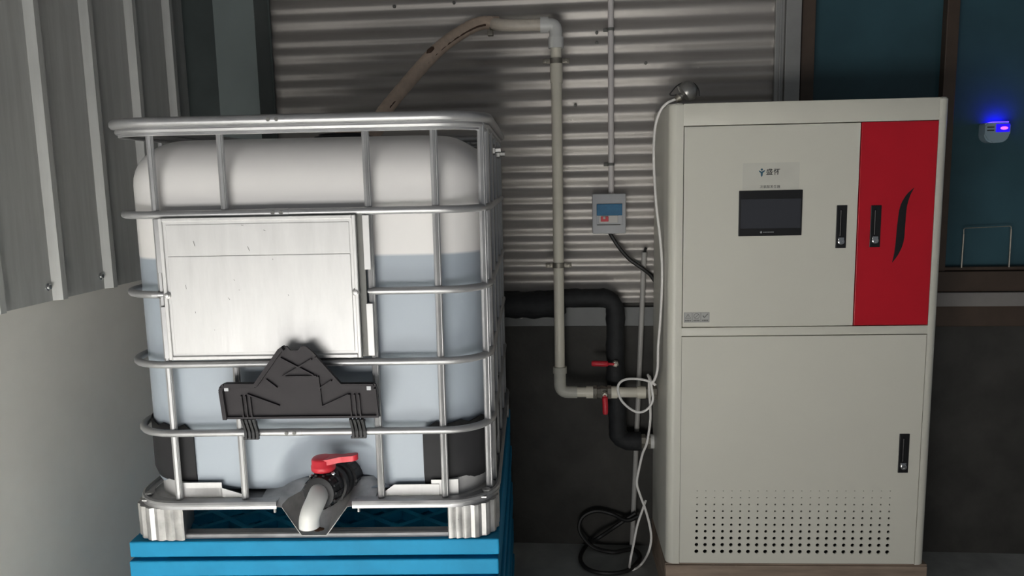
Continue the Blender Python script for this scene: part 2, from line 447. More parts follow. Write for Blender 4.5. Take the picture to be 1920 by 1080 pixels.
# joints with two dimples
for px, py in ((512, 219), (519, 398), (545, 817)):
    p = T.at(px, py, -.013); zq = ztop if py < 300 else (RZ[0] if py < 500 else RZ[3])
    rr = .0142 if py < 300 else .0112
    bm = B(); tube(bm, [(p.x-.035, 0 if py > 300 else -.006, zq), (p.x+.030, 0 if py > 300 else -.006, zq)], rr, 12); jn = mk('rail_joint', bm, 'steel', tank, T)
    for dx in (-.012, .010):
        bm = B(); lathe(bm, (p.x+dx, -rr+.003-(0 if py > 300 else .006), zq), (0, -1, 0), [(0, .0055), (.004, .0055), (.0042, .003)], 8); mk('dimple', bm, 'inkgrey', jn, T)
zbot = T.at(560, 940, -.01).z
BX = [(T.at(a, 240, .01).x+T.at(b, 925, .01).x)/2 for a, b in ((282, 331), (411, 457), (686, 711), (814, 831))]
def bar_at(x, y, zlo=zbot, zhi=ztop-.012, nx=0, ny=-1):
    bm = B()
    # tube squeezed flat where it crosses a rail
    zs_ = [zlo, zlo+.03]
    for q in sorted(RZ):
        if zlo+.05 < q < zhi-.03: zs_ += [q-.03, q, q+.03]
    zs_ += [zhi-.05, zhi]
    tube(bm, [(x, y, q) for q in zs_], .0085, 8)
    tube(bm, [(x+.0078*abs(ny), y+.0078*abs(nx), q) for q in zs_], .0045, 6)
    return mk('cage_bar', bm, 'steel', tank, T)
zpt, zpb = RZ[0], RZ[2]
bar_at(BX[0], .010); bar_at(BX[2], .010); bar_at(BX[3], .010)
bar_at(BX[1], .010, zbot, RZ[2]); bar_at(BX[1], .010, RZ[0])
for y in (.145, .36, .61, .86, 1.075): bar_at(XR-.014, y, nx=1, ny=0)
for y in (.36, .61, .86, 1.075): bar_at(XL+.006, y, nx=1, ny=0)
for x in BX: bar_at(x, DEP-.010)
bar_at(XR-.026, .075)
# bolts of the cage hinge seen at the far right
for y in (.40, .80):
    bm = B(); lathe(bm, (XR-.012, y, ztop-.075), (1, 0, 0), [(0, .017), (.012, .017), (.013, .010), (.03, .010)], 6); mk('bolt', bm, 'steel_wear', tank, T)

# label plate
q = lambda px, py, y=-.016: T.at(px, py, y)
c00, c10, c11, c01 = q(298, 406), q(667, 406), q(678, 671), q(316, 674)
px0, px1, pz0, pz1 = (c00.x+c01.x)/2, (c10.x+c11.x)/2, (c01.z+c11.z)/2, (c00.z+c10.z)/2
bm = B(); box(bm, px0, px1, -.014, -.008, pz0, pz1, .002); lp = mk('label_plate', bm, 'plate', tank, T, sm=False)
bm = B(); e = .010
for a in ((px0, px0+e, pz0, pz1), (px1-e, px1, pz0, pz1), (px0+e, px1-e, pz0, pz0+e), (px0+e, px1-e, pz1-e, pz1)): box(bm, a[0], a[1], -.020, -.013, a[2], a[3], .002)
mk('plate_rim', bm, 'plate', lp, T, sm=False)
zl = q(480, 478).z  # faint reflection line shaped in as a gap between two panels
bm = B(); box(bm, px0+.018, px1-.018, -.0165, -.0135, pz0+.018, zl-.001, .0012); mk('embossed_panel', bm, 'plate', lp, T, sm=False)
bm = B(); box(bm, px0+.018, px1-.018, -.0158, -.0135, zl+.001, pz1-.018, .0012); mk('embossed_panel', bm, 'plate', lp, T, sm=False)
bm = B()
for px, py, dx, dy in ((464, 462, .0045, -.012), (494, 431, .005, -.002), (438, 524, .003, -.003), (428, 558, .004, -.006), (366, 584, .001, -.005), (348, 534, .001, -.012), (362, 452, .004, -.014), (452, 422, .006, -.001), (511, 485, .001, -.003), (540, 552, .002, -.004), (448, 543, .001, -.002), (402, 618, .001, -.002)):
    p = q(px, py, -.0168); bar(bm, p, p+Vector((dx, 0, dy)), .0012, .0003, Vector((0, -1, 0)))
mk('scuff', bm, 'inkgrey', lp, T, sm=False, kind='stuff')
for px, py in ((309, 553), (667, 553)):
    p = q(px, py, -.02); xx = px0+.008 if px < 500 else px1-.008
    bm = B(); lathe(bm, (xx, -.014, RZ[1]), (0, -1, 0), [(0, .011), (.004, .0105), (.006, .007), (.010, .0065), (.011, .003)], 10); mk('screw', bm, 'steel_wear', lp, T)
# flanges left and right of the plate
for (za, zb_) in ((pz1-.002, q(690, 506).z), (q(690, 570).z, pz0+.002)):
    bm = B(); box(bm, px1+.016, px1+.034, -.008, -.004, min(za, zb_), max(za, zb_), .001); mk('plate_flange', bm, 'plate', lp, T, sm=False)
    bm = B(); box(bm, px0-.018, px0-.004, -.006, -.002, min(za, zb_), max(za, zb_), .001); mk('plate_flange', bm, 'steel', lp, T, sm=False)
bm = B(); box(bm, px1, px1+.018, -.004, .004, pz0, pz1); box(bm, px0-.006, px0+.004, -.004, .004, pz0, pz1); box(bm, px0, px1, -.004, .004, pz1, pz1+.004); box(bm, px0, px1, -.004, .004, pz0-.004, pz0)
mk('plate_channel', bm, 'inkgrey', lp, T, sm=False)

# black corner guards round the foot of the bottle
def guard(side):
    xi = T.at(367, 870, .03).x if side < 0 else T.at(795, 870, .03).x
    out = []
    xe = bx0 if side < 0 else bx1; r = .145; off = .007
    out.append((xi, by0-off))
    for k in range(0 if abs(xi-(xe-side*r)) > .01 else 1, 11):
        a = PI/2*k/10
        out.append((xe-side*r+side*(r+off)*math.sin(a), by0+r-(r+off)*math.cos(a)))
    out.append((xe+side*off, .55))
    zl = [T.at(330, 926, .02).z, T.at(330, 912, .02).z, T.at(330, 892, .02).z, RZ[3]-.02, RZ[3]+.012]
    ins = [.030, .010, .0, 0, 0]
    bm = B(); rows = []
    for zq, i_ in zip(zl, ins):
        row = []
        for j, (x, y) in enumerate(out):
            zz_ = zq
            if zq > RZ[3]: zz_ = zq+(.006*math.sin(j*2.1)-(.02 if j == 0 else 0))
            t = j/(len(out)-1)
            cx = xe-side*r; d = Vector((x-cx, y-(by0+r)))
            x2, y2 = (x, y+i_) if j == 0 else (x-side*i_*min(1, max(0, abs(x-cx)/r) if (x-cx)*side > 0 else 0), y+i_*max(0, min(1, (by0+r-y)/r)))
            row.append(bm.verts.new((x2, y2, zz_)))
        rows.append(row)
    for a, b in zip(rows, rows[1:]):
        for k in range(len(a)-1): bm.faces.new((a[k], a[k+1], b[k+1], b[k]))
    thicken(bm, .004)
    mk('corner_guard', bm, 'guard', tank, T)
guard(-1); guard(1)

# steel pallet: formed top sheet with a drip trough, upstands, bent lower runner, corner feet
zp = T.at(400, 946, -.01).z
tx = [T.at(528, 940, -.015).x, T.at(566, 1003, -.015).x, T.at(612, 1003, -.015).x, T.at(650, 940, -.015).x]
zt_, zt0 = zp+.002, T.at(590, 1003, -.015).z
def front_edge(z0, dz, flare=0):
    return [Vector((XL+.12, 0, z0)), Vector((tx[0]-.022-flare, 0, z0)), Vector((tx[0]-flare, 0, z0-.012)), Vector((tx[1], 0, zt0+dz)), Vector((tx[2], 0, zt0+dz)), Vector((tx[3]+flare, 0, z0-.012)), Vector((tx[3]+.022+flare, 0, z0)), Vector((XR-.12, 0, z0))]
xoL, xoR = T.at(487, 938, 0).x, T.at(702, 938, 0).x
zcr = T.at(570, 893, .10).z
prf = [  # y, crest height, left crest outer/inner, right crest inner/outer, floor height, outer height
    (-.016, zt_-.006, tx[0]-.022, tx[0], tx[3], tx[3]+.022, zt0, zt_-.006),
    (-.010, zt_, tx[0]-.022, tx[0], tx[3], tx[3]+.022, zt0+.001, zt_),
    (.015, zt_+.008, tx[0]-.018, tx[0]+.010, tx[3]+.004, tx[3]+.02, zt0+.006, zt_+.004),
    (.045, zt_+(zcr-zt_)*.45, T.at(541, 900, .04).x, T.at(562, 900, .04).x, T.at(661, 900, .04).x, T.at(672, 900, .04).x, zt0+.022, zt_+.010),
    (.075, zt_+(zcr-zt_)*.85, T.at(542, 893, .08).x, T.at(575, 893, .08).x, T.at(667, 893, .08).x, T.at(690, 893, .08).x, zt0+.045, zt_+.016),
    (.10, zcr, T.at(546, 893, .10).x, T.at(580, 893, .10).x, T.at(672, 893, .10).x, T.at(699, 893, .10).x, zt0+.070, zt_+.02)]
bm = B(); rows = []
for y, zc_, lo, li, ri, ro, zf, zo in prf:
    pts = [(xoL, zo), (lo-.004, zc_-.0006), (li, zc_-.003), (tx[1], zf), (tx[2], zf), (ri, zc_-.003), (ro+.004, zc_-.0006), (xoR, zo)]
    rows.append([bm.verts.new((x, y, z)) for x, z in pts])
for a, b in zip(rows, rows[1:]):
    for k in range(len(a)-1): bm.faces.new((a[k], a[k+1], b[k+1], b[k]))
thicken(bm, .0025); mk('trough_sheet', bm, 'steel_wear', tank, T, ang=30)
for sd, xi in ((-1, tx[0]-.004), (1, tx[3]+.004)):
    bm = B(); lathe(bm, (xi+sd*.024, -.004, zt_+.001), (0, -.3, 1), [(0, .008), (.006, .008), (.007, .005)], 8); lathe(bm, (xi+sd*.024, .006, zt_-.034), (0, 0, 1), [(0, .004), (.03, .004)], 6); mk('bolt', bm, 'steel_wear', tank, T)
bm = B(); box(bm, XL+.03, tx[0]-.035, .014, .125, zp+.001, zp+.005); box(bm, tx[3]+.035, XR-.03, .014, .125, zp+.001, zp+.005); box(bm, XL+.03, XR-.03, .125, DEP-.014, zp+.001, zp+.005); mk('tray_sheet', bm, 'steel_wear', tank, T, sm=False)
# perimeter flange
bm = B()
P0 = rrect(XL-.002, XR+.002, -.016, DEP+.016, .13, 8); P1 = rrect(XL+.028, XR-.028, .012, DEP-.012, .11, 8); P2 = rrect(XL-.004, XR+.004, -.018, DEP+.018, .13, 8)
def cut(P):       # start right of the trough, end left of it
    return P
n = len(P0)
front_r, front_l = tx[3]+.015, tx[0]-.015
def loop(P, z): 
    L = [Vector((x, y, z)) for x, y in P]
    return [Vector((front_r, L[0].y, z))]+L+[Vector((front_l, L[-1].y, z))]
strip(bm, loop(P2, zp-.012), loop(P0, zp-.004)); strip(bm, loop(P0, zp-.004), loop(P0, zp)); 
strip(bm, loop(P0, zp), loop([(x, y) for x, y in P1], zp+.010))
bmesh.ops.remove_doubles(bm, verts=bm.verts[:], dist=.0002); thicken(bm, .002); mk('pallet_flange', bm, 'steel', tank, T)
bm = B(); tube(bm, loop(rrect(XL+.002, XR-.002, -.010, DEP+.010, .13, 8), zp+.002), .0085, 8); mk('bottom_rail', bm, 'steel', tank, T)
# upstands
def upstand(pts, z0, z1, tip=0):
    bm = B(); top = [Vector((x, y, z1)) for x, y in pts]
    if tip: top[-1].z = z0+(z1-z0)*.35
    if tip: top[-2].z = z1
    strip(bm, [Vector((x, y, z0)) for x, y in pts], top); thicken(bm, .003); mk('upstand', bm, 'plate', tank, T)
z0u, z1u = zp+.004, T.at(400, 912, .03).z
L = rrect(XL+.036, XR-.036, .022, DEP-.022, .15, 10)
upstand([(T.at(349, 920, .022).x, .022), (-1.05, .022), (T.at(415, 920, .022).x, .022), (T.at(458, 920, .022).x, .022)], z0u, z1u, 1)
upstand([(T.at(824, 920, .022).x, .022), (-.44, .022), (T.at(740, 920, .022).x, .022), (T.at(718, 920, .022).x, .022)], z0u, z1u+.004, 1)
upstand([(T.at(338, 920, .022).x, .022)]+[(x, y) for x, y in L[43:32:-1]], z0u, z1u+.016)
upstand([(T.at(838, 920, .022).x, .022)]+[(x, y) for x, y in L[:11]], z0u, z1u+.016)
# lower runner and feet
zr0 = TANK_Z+.0085
bm = B(); tube(bm, at_z([Vector((x, y, 0)) for x, y in rrect(XL+.03, XR-.03, .008, DEP-.008, .12, 8)], zr0), .0085, 8, True)
tube(bm, [(XL+.10, .034, zr0), (XR-.10, .034, zr0)], .0085, 8); mk('runner', bm, 'steel', tank, T)
def foot(cx, cy, sx, sy, w):
    out = []; r = .085; n = 30; d = .14
    raw = []
    # straight front, rounded outer corner, straight side, back
    for k in range(9): raw.append((w*(1-k/8)+r*(k/8), 0))
    for k in range(1, 13): a = PI/2*k/12; raw.append((r-r*math.sin(a), r-r*math.cos(a)))
    for k in range(1, 7): raw.append((0, r+(d-r)*k/6))
    for k in range(1, 5): raw.append((w*.8*k/4, d))
    P = [Vector(p) for p in raw]; c = Vector((w*.5, d*.5)); res = []
    for i, p in enumerate(P):
        amp = .0022 if i % 3 == 1 else (-.0035 if i % 3 == 0 else .0012)
        res.append(p+(p-c).normalized()*amp)
    bm = B(); za, zb2 = TANK_Z+.004, zp-.010
    ring_a = [Vector((cx+sx*p.x, cy+sy*p.y, za)) for p in res]; ring_b = [Vector((v.x, v.y, zb2)) for v in ring_a]
    prism(bm, ring_b, (0, 0, za-zb2)); mk('foot', bm, 'steel_wear', tank, T, ang=20)
wl_ = T.at(349, 980).x-XL; wr_ = XR-T.at(839, 980).x
foot(XL, -.012, 1, 1, wl_); foot(XR, -.012, -1, 1, wr_); foot(XL, DEP+.012, 1, -1, .13); foot(XR, DEP+.012, -1, -1, .13)
for px, py in ((282, 937), (912, 930)):
    p = T.at(px, py, .05); bm = B(); lathe(bm, (p.x, .05, zp+.008), (0, 0, 1), [(0, .012), (.006, .012), (.007, .006)], 8); mk('bolt', bm, 'steel_wear', tank, T)

# black valve cover flap hinged on the lowest rail
def fp(px, py, dy=0): return T.at(px, py, -.026-.045*(785-py)/140+dy)
ol = [(421, 785), (413, 731), (414, 724), (420, 719), (478, 719), (523, 654), (528, 649.5), (537, 649.5), (544, 657), (559, 657), (564, 649.5), (573.5, 649.5), (582, 657), (592, 666), (639, 718), (697, 717), (704, 720), (707, 727), (713, 781)]
bm = B(); prism(bm, [fp(x, y) for x, y in ol], (0, .007, 0)); fl = mk('cover_flap', bm, 'flap', tank, T, sm=False)
bm = B()
up_ = Vector((0, -1, .0))
def rib(p, q_, w=.007, h=.010): bar(bm, fp(*p, -.002), fp(*q_, -.002), w, h, up_)
rim = [(424, 784), (416, 731), (418, 724), (423, 722), (480, 722), (526, 656), (532, 652)]
for a, b in zip(rim, rim[1:]): rib(a, b, .011, .022)
for a, b in (((709, 781), (703, 727)), ((700, 721), (639, 721)), ((639, 721), (592, 669)), ((424, 783), (709, 780))): rib(a, b, .006, .012)
for a, b in (((526, 671), (588, 703)), ((530, 706), (594, 705)), ((530, 706), (585, 673)), ((597, 705), (604, 763)), ((499, 711), (520, 727)), ((464, 739), (525, 761)), ((604, 762), (654, 739)), ((598, 729), (622, 713))): rib(a, b, .0038, .010)
for x in (453, 461, 469): rib((x, 741), (x+5, 782), .0035, .012)
for x in (656, 665, 673): rib((x, 738), (x+4, 779), .0035, .012)
mk('flap_ribs', bm, 'flap', fl, T, sm=False)
for x, y in ((425, 729), (692, 727)):
    p = fp(x, y, -.004); bm = B(); box(bm, p.x-.006, p.x+.006, p.y-.004, p.y, p.z-.006, p.z+.006, .001)
    mk('latch_peg', bm, 'boxgrey', fl, T, sm=False)
for xa, xb in ((453, 482), (656, 685)):
    bm = B()
    for k in range(4):
        x = xa+(xb-xa)*(k+.5)/4
        top = fp(x-2, 784); X_ = top.x
        bar(bm, (X_, -.030, top.z), (X_+.003, -.014, RZ[3]+.006), .0065, .010, up_)
        bar(bm, (X_+.003, -.014, RZ[3]+.010), (X_+.003, -.015, RZ[3]-.014), .0065, .010, up_)
    a_, b_ = fp(xa, 800).x, fp(xb, 800).x
    box(bm, a_, b_, -.016, -.006, RZ[3]-.016, RZ[3]-.010, .001); box(bm, a_, b_, -.024, -.016, RZ[3]+.034, RZ[3]+.040, .001); box(bm, a_+.002, b_-.002, -.012, -.0108, RZ[3]-.014, RZ[3]+.034)
    mk('hinge_clip', bm, 'blackp', tank, T, sm=False)

# drain valve
va, vb = T.at(640, 893, .10), T.at(599, 924, -.045)
ax = (vb-va).normalized(); Lv = (vb-va).length
bm = B()
pr = [(-.02, .060), (.0, .060), (.028, .060), (.032, .054), (.046, .052), (.050, .047), (.062, .046), (.064, .052), (Lv*.55, .052), (Lv*.57, .046), (Lv*.70, .045), (Lv*.72, .050), (Lv*.78, .050), (Lv*.80, .047), (Lv*.86, .049), (Lv*.9, .046), (Lv+.004, .044), (Lv+.006, .035)]
lathe(bm, va, ax, pr, 24)
hub = va+ax*(Lv*.66)
lathe(bm, hub+Vector((0, 0, .02)), (0, 0, 1), [(0, .034), (.030, .034), (.034, .026), (.046, .026)], 20)
s_ = ax.cross(Vector((0, 0, 1))).normalized(); u_ = s_.cross(ax)
for k in range(14):      # grip ridges of the union nuts
    a = 2*PI*k/14; d = s_*math.cos(a)+u_*math.sin(a)
    bar(bm, va+ax*.002+d*.059, va+ax*.030+d*.059, .008, .006, d)
    bar(bm, va+ax*(Lv*.72)+d*.049, va+ax*(Lv*.98)+d*.047, .006, .005, d)
vv = mk('valve', bm, 'blackp', tank, T, ang=30)
for px, py in ((585, 893), (625, 888), (628, 925)):
    p = T.at(px, py, vb.y+.03); bm = B(); lathe(bm, p, (-.25, -1, 0), [(0, .006), (.006, .006), (.008, .003)], 8); mk('screw', bm, 'chrome', vv, T)
# lever
hz = T.at(605, 868, hub.y-.01).z
h0 = Vector((T.at(607, 868, hub.y).x, hub.y-.005, hz))
bm = B(); lathe(bm, h0+Vector((0, 0, -.022)), (0, 0, 1), [(0, .031), (.004, .034), (.016, .034), (.018, .032), (.032, .032), (.037, .028), (.039, .012)], 24)
h1 = Vector((T.at(671, 860, hub.y-.02).x, hub.y-.02, T.at(671, 860, hub.y-.02).z))
dv_ = (h1-h0); dv_.z = 0; dv_.normalize(); nv = Vector((-dv_.y, dv_.x, 0)); La = (h1-h0).length
ol = []
for t, w_ in ((.0, .027), (.30, .023), (.48, .0145), (.60, .0135), (.70, .0150), (.78, .0135), (.88, .0145), (.96, .011), (1.0, .004)): ol.append((t, w_))
top = [h0.lerp(h1, t)+nv*w_ for t, w_ in ol]+[h0.lerp(h1, t)-nv*w_ for t, w_ in ol[::-1]]
prism(bm, [p+Vector((0, 0, .014)) for p in top], (0, 0, -.016))
mk('lever', bm, 'red', vv, T, ang=50)
# spout
sp = [vb-ax*.03, vb, T.at(592, 940, -.076), T.at(583, 961, -.098), T.at(580, 975, -.102), T.at(580, 987, -.102)]
sp = smooth(sp, 6); bm = B()
tube(bm, sp, [.0275]*len(sp), 20, caps=False)
end = sp[-1]; lathe(bm, end, (0, 0, -1), [(-.004, .022), (0, .0245), (.0012, .0275), (0, .0275)], 20, caps=False)
mk('spout', bm, 'white', vv, T, ang=50)
bm = B()
for px, py, r_ in ((597, 994, .012), (603, 990, .008), (590, 996, .006)):
    p = T.at(px, py, .01); lathe(bm, (p.x, p.y, zt0+.0055), (0, -.2, 1), [(0, r_), (.0008, r_*.8)], 9)
mk('rust_mark', bm, 'rust', tank, T)

# ================================================================== CABINET ON ITS WOODEN BASE
CX0, CX1, CD, CZ0, CZ1 = .331, 1.362, .43, .165, 2.001
cab = thing('control_cabinet', K, ((CX0+CX1)/2, CD/2, CZ0), 'tall light grey metal control cabinet with one red upper door', 'cabinet')
def arc(cx, cy, r, a0, a1, n=8): return [(cx+r*math.cos(a0+(a1-a0)*k/n), cy+r*math.sin(a0+(a1-a0)*k/n)) for k in range(n+1)]
ux0, ux1, uz0, uz1, lz1, lz0 = .384, 1.321, 1.144, 1.918, 1.111, CZ0+.004
plan = [(ux0, .030), (ux0, 0)]+arc(CX0+.032, .032, .032, 1.5*PI, PI)+[(CX0, CD), (CX1, CD)]+arc(CX1-.034, .034, .034, 0, -PI/2)+[(ux1, 0), (ux1, .030)]
bm = B(); prism(bm, [Vector((x, y, CZ1)) for x, y in plan], (0, 0, CZ0-CZ1))
bmesh.ops.bevel(bm, geom=[e for e in bm.edges if all(abs(v.co.z-CZ1) < 1e-5 for v in e.verts)], offset=.005, segments=2, affect='EDGES')
box(bm, ux0-.001, ux1+.001, 0, .03, uz1, CZ1-.0005, .003); box(bm, ux0-.001, ux1+.001, 0, .03, lz1, uz0, .0015)
mk('body', bm, 'cab', cab, K, ang=35)
bm = B(); box(bm, ux0, ux1, .024, .0295, CZ0+.02, lz1-.01); box(bm, ux0, ux1, .024, .0295, uz0+.01, uz1-.01); mk('inner_shade_panel', bm, 'gap', cab, K, sm=False)  # dark sheets put in for the shade behind vent holes and door gaps
g_ = .0032
xm = 1.0395
bm = B(); box(bm, ux0+g_, xm-g_*.6, -.001, .018, uz0+g_, uz1-g_, .0015); dA = mk('door', bm, 'cab', cab, K, sm=False)
bm = B(); box(bm, xm+g_*.6, ux1-g_*.5, -.0015, .018, uz0+g_, uz1-g_*.6, .0015); dB = mk('door', bm, 'cabred', cab, K, sm=False, label='narrow glossy red upper door')
# lower door with graded round vent holes
bm = B(); dx0, dx1, dz0, dz1 = ux0+g_-.002, ux1-g_, lz0, lz1-g_
hx0, hx1, hz1_, hz0_ = .453, 1.211, .477, .219
nc, nr = 23, 10
px_, pz_ = (hx1-hx0)/(nc-1), (hz1_-hz0_)/(nr-1)
gx0, gx1, gz0, gz1 = hx0-px_/2, hx1+px_/2, hz0_-pz_/2, hz1_+pz_/2
YF = -.001
def qd(x0, x1, z0, z1):
    bm.faces.new([bm.verts.new((x, YF, z)) for x, z in ((x0, z0), (x1, z0), (x1, z1), (x0, z1))])
for a in ((dx0, gx0, dz0, dz1), (gx1, dx1, dz0, dz1), (gx0, gx1, dz0, gz0), (gx0, gx1, gz1, dz1)): qd(*a)
for i in range(nc):
    for j in range(nr):
        cx, cz = hx0+i*px_, hz0_+j*pz_
        r_ = .0082-.0064*j/(nr-1)
        sq, ci, cb = [], [], []
        for k in range(12):
            a = 2*PI*k/12+PI/12
            c_, s2_ = math.cos(a), math.sin(a); mx_ = max(abs(c_)/(px_/2), abs(s2_)/(pz_/2))
            sq.append(None); ci.append(bm.verts.new((cx+r_*c_, YF, cz+r_*s2_))); cb.append(bm.verts.new((cx+r_*c_, YF+.006, cz+r_*s2_)))
        per = []
        hw, hh = px_/2, pz_/2
        for k in range(12):
            per.append(((hw, -hh+2*hh*(k+.5)/3) if False else None))
        # square border split in 12: three points per side
        sqp = [(hw, -hh/3), (hw, hh/3), (hw, hh), (hw/3, hh), (-hw/3, hh), (-hw, hh), (-hw, hh/3), (-hw, -hh/3), (-hw, -hh), (-hw/3, -hh), (hw/3, -hh), (hw, -hh)]
        sv = [bm.verts.new((cx+a, YF, cz+b)) for a, b in sqp]
        # circle vertex k sits at angle 15+30k degrees; border vertex 1 is at about that angle
        for k in range(12):
            a, b = ci[k], ci[(k+1) % 12]
            c_, d_ = sv[(k+1) % 12], sv[(k+2) % 12]
            bm.faces.new((a, b, d_, c_)); bm.faces.new((a, cb[k], cb[(k+1) % 12], b))
bmesh.ops.remove_doubles(bm, verts=bm.verts[:], dist=.00005)
x0, x1 = dx0, dx1
for a in ((x0, x0, dz0, dz1), (x1, x1, dz0, dz1)): bm.faces.new([bm.verts.new(p) for p in ((a[0], YF, a[2]), (a[0], .016, a[2]), (a[0], .016, a[3]), (a[0], YF, a[3]))])
for zq in (dz0, dz1): bm.faces.new([bm.verts.new(p) for p in ((x0, YF, zq), (x1, YF, zq), (x1, .016, zq), (x0, .016, zq))])
dC = mk('door', bm, 'cab', cab, K, sm=False)
# handles with locks
def handle(door, pa, pb):
    a, b = K.at(*pa), K.at(*pb); x0, x1, z0, z1 = min(a.x, b.x), max(a.x, b.x), b.z, a.z
    x0, x1 = (x0+x1)/2-.0195, (x0+x1)/2+.0195
    bm = B(); box(bm, x0, x1, -.004, .004, z0, z1, .0015)
    box(bm, x0+.012, x0+.020, -.009, -.003, z0+.045, z1-.016, .003)
    mk('handle', bm, 'bezel', door, K, sm=False)
    xc = (x0+x1)/2
    bm = B(); lathe(bm, (xc, -.003, z0+.025), (0, -1, 0), [(0, .0115), (.006, .0115), (.007, .009), (.0085, .009), (.0086, .005), (.006, .004)], 16)
    box(bm, xc-.0105, xc+.0105, -.007, -.003, z0+.030, z0+.041, .001); mk('lock', bm, 'chrome', door, K)
handle(dA, (1566, 385), (1588, 465)); handle(dB, (1630, 385), (1652, 463)); handle(dC, (1683, 813), (1705, 886))
# s-shaped slot on the red door
cl_ = [(1714, 352), (1703, 366), (1694, 388), (1690, 420), (1687, 452), (1681, 475), (1673, 492)]
wd_ = [0.4, 4, 6.5, 7.5, 7.5, 4.5, .4]
Lp = [K.at(x-w, y, -.0018) for (x, y), w in zip(cl_, wd_)]; Rp = [K.at(x+w, y, -.0018) for (x, y), w in zip(cl_, wd_)]
Lp, Rp = smooth(Lp, 4), smooth(Rp, 4)
bm = B(); strip(bm, Lp, Rp); thicken(bm, .0006); mk('slot', bm, 'bezel', dB, K, sm=False, label='black curved s-shaped slot')
# screen
a, b = K.at(1386, 358), K.at(1502, 441)
bm = B(); box(bm, a.x-.001, b.x, -.006, .002, b.z, a.z, .002); scr = mk('screen', bm, 'bezel', dA, K, sm=False)
h_ = a.z-b.z
bm = B(); box(bm, a.x+.006, b.x-.006, -.0066, -.005, b.z+h_*.17, a.z-h_*.19); sg = mk('screen_glass', bm, 'screen', dA, K, sm=False)
bm = B(); xm_ = (a.x+b.x)/2-.012
lathe(bm, (xm_-.022, -.0062, b.z+.014), (0, -1, 0), [(0, .0042), (.0004, .004)], 10)
for k in range(7): box(bm, xm_-.014+k*.0058, xm_-.0095+k*.0058, -.0066, -.006, b.z+.0125, b.z+.0155)
mk('screen_mark', bm, 'markgrey', dA, K, sm=False)
# film with the logo and lettering
a, b = K.at(1393, 306), K.at(1498, 354)
bm = B(); box(bm, a.x, b.x, -.0014, -.0005, b.z, a.z); mk('label_film', bm, 'tape', dA, K, sm=False)
yt_ = -.0018
p = K.at(1428, 323); f = .0050
bm = B()
def poly(pts, y=yt_): bm.faces.new([bm.verts.new((p.x+x*f, y, p.z+z*f)) for x, z in pts])
poly([(-2.3, 1.5), (-1.9, .5), (-.75, -.6), (-.6, -2.6), (.05, -3.5), (.65, -2.6), (.8, -.6), (2.2, .7), (2.6, 1.8), (.9, .9), (0, .5), (-.8, .8)])
lathe(bm, (p.x+.03*f, yt_, p.z+2.0*f), (0, -1, 0), [(0, .85*f), (.0002, .8*f)], 10)
thicken(bm, .0003); mk('logo_mark', bm, 'inkteal', dA, K, sm=False)
p = K.at(1449.5, 323); bm = text_bm('盛怀', .0255, p.x, yt_, p.z, 1.0, .0003, 1.16)
mk('logo_lettering', bm, 'ink', dA, K, sm=False, fix=False)
p = K.at(1443.5, 350.5); bm = text_bm('次氯酸发生器', .0125, p.x, yt_, p.z, 1.02)
mk('lettering', bm, 'ink', dA, K, sm=False, fix=False)
# warning sticker
a, b = K.at(1282, 586), K.at(1330, 604)
bm = B(); box(bm, a.x, b.x, -.0014, -.0005, b.z, a.z); mk('sticker', bm, 'sticker', dA, K, sm=False)
bm = B(); w3 = (b.x-a.x)/3; hz = a.z-b.z
for k in range(3):
    xk = a.x+w3*k
    for q_ in ((xk+.001, xk+.0018, b.z, a.z), (xk+w3-.0018, xk+w3-.001, b.z, a.z), (xk+.001, xk+w3-.001, a.z-.0008, a.z), (xk+.001, xk+w3-.001, b.z, b.z+.0008)): box(bm, q_[0], q_[1], -.0018, -.0013, q_[2], q_[3])
    for t in range(4): box(bm, xk+.005+t*.006, xk+.0095+t*.006, -.0018, -.0013, b.z+hz*.10, b.z+hz*.26)
up2 = Vector((0, -1, 0))
cx, cz = a.x+w3/2, a.z-hz*.38
tri = [Vector((cx-.010, -.0016, cz-.008)), Vector((cx+.010, -.0016, cz-.008)), Vector((cx, -.0016, cz+.009))]
for i in range(3): bar(bm, tri[i], tri[(i+1) % 3], .0016, .0004, up2)
bar(bm, (cx, -.0016, cz+.004), (cx, -.0016, cz-.003), .0018, .0004, up2); bar(bm, (cx, -.0016, cz-.0045), (cx, -.0016, cz-.006), .0018, .0004, up2)
cx += w3
ci = [Vector((cx+.0105*math.cos(2*PI*k/16), -.0016, cz+.0105*math.sin(2*PI*k/16))) for k in range(16)]
for i in range(16): bar(bm, ci[i], ci[(i+1) % 16], .0018, .0004, up2)
bar(bm, (cx-.007, -.0016, cz-.007), (cx+.007, -.0016, cz+.007), .0018, .0004, up2)
cx += w3
bar(bm, (cx-.009, -.0016, cz+.002), (cx-.003, -.0016, cz-.006), .004, .0004, up2); bar(bm, (cx-.0035, -.0016, cz-.006), (cx+.010, -.0016, cz+.009), .0032, .0004, up2)
mk('sticker_symbols', bm, 'inkgrey', dA, K, sm=False)

# wooden base
wbse = thing('wooden_base', K, ((CX0+CX1)/2, CD/2, 0), 'brown wooden board base carrying the grey control cabinet', 'base')
bm = B(); box(bm, CX0-.004, CX1+.010, .004, CD, .140, CZ0, .002); mk('top_board', bm, 'wood', wbse, K, sm=False)
bm = B(); box(bm, CX0-.002, CX1+.008, -.004, .020, 0, .160, .003); mk('front_board', bm, 'wood', wbse, K, sm=False)
bm = B(); box(bm, CX0-.002, CX0+.02, .022, CD-.002, 0, .139, .002); mk('side_board', bm, 'wood', wbse, K, sm=False)
bm = B(); box(bm, CX1-.012, CX1+.008, .022, CD-.002, 0, .139, .002); mk('side_board', bm, 'wood', wbse, K, sm=False)

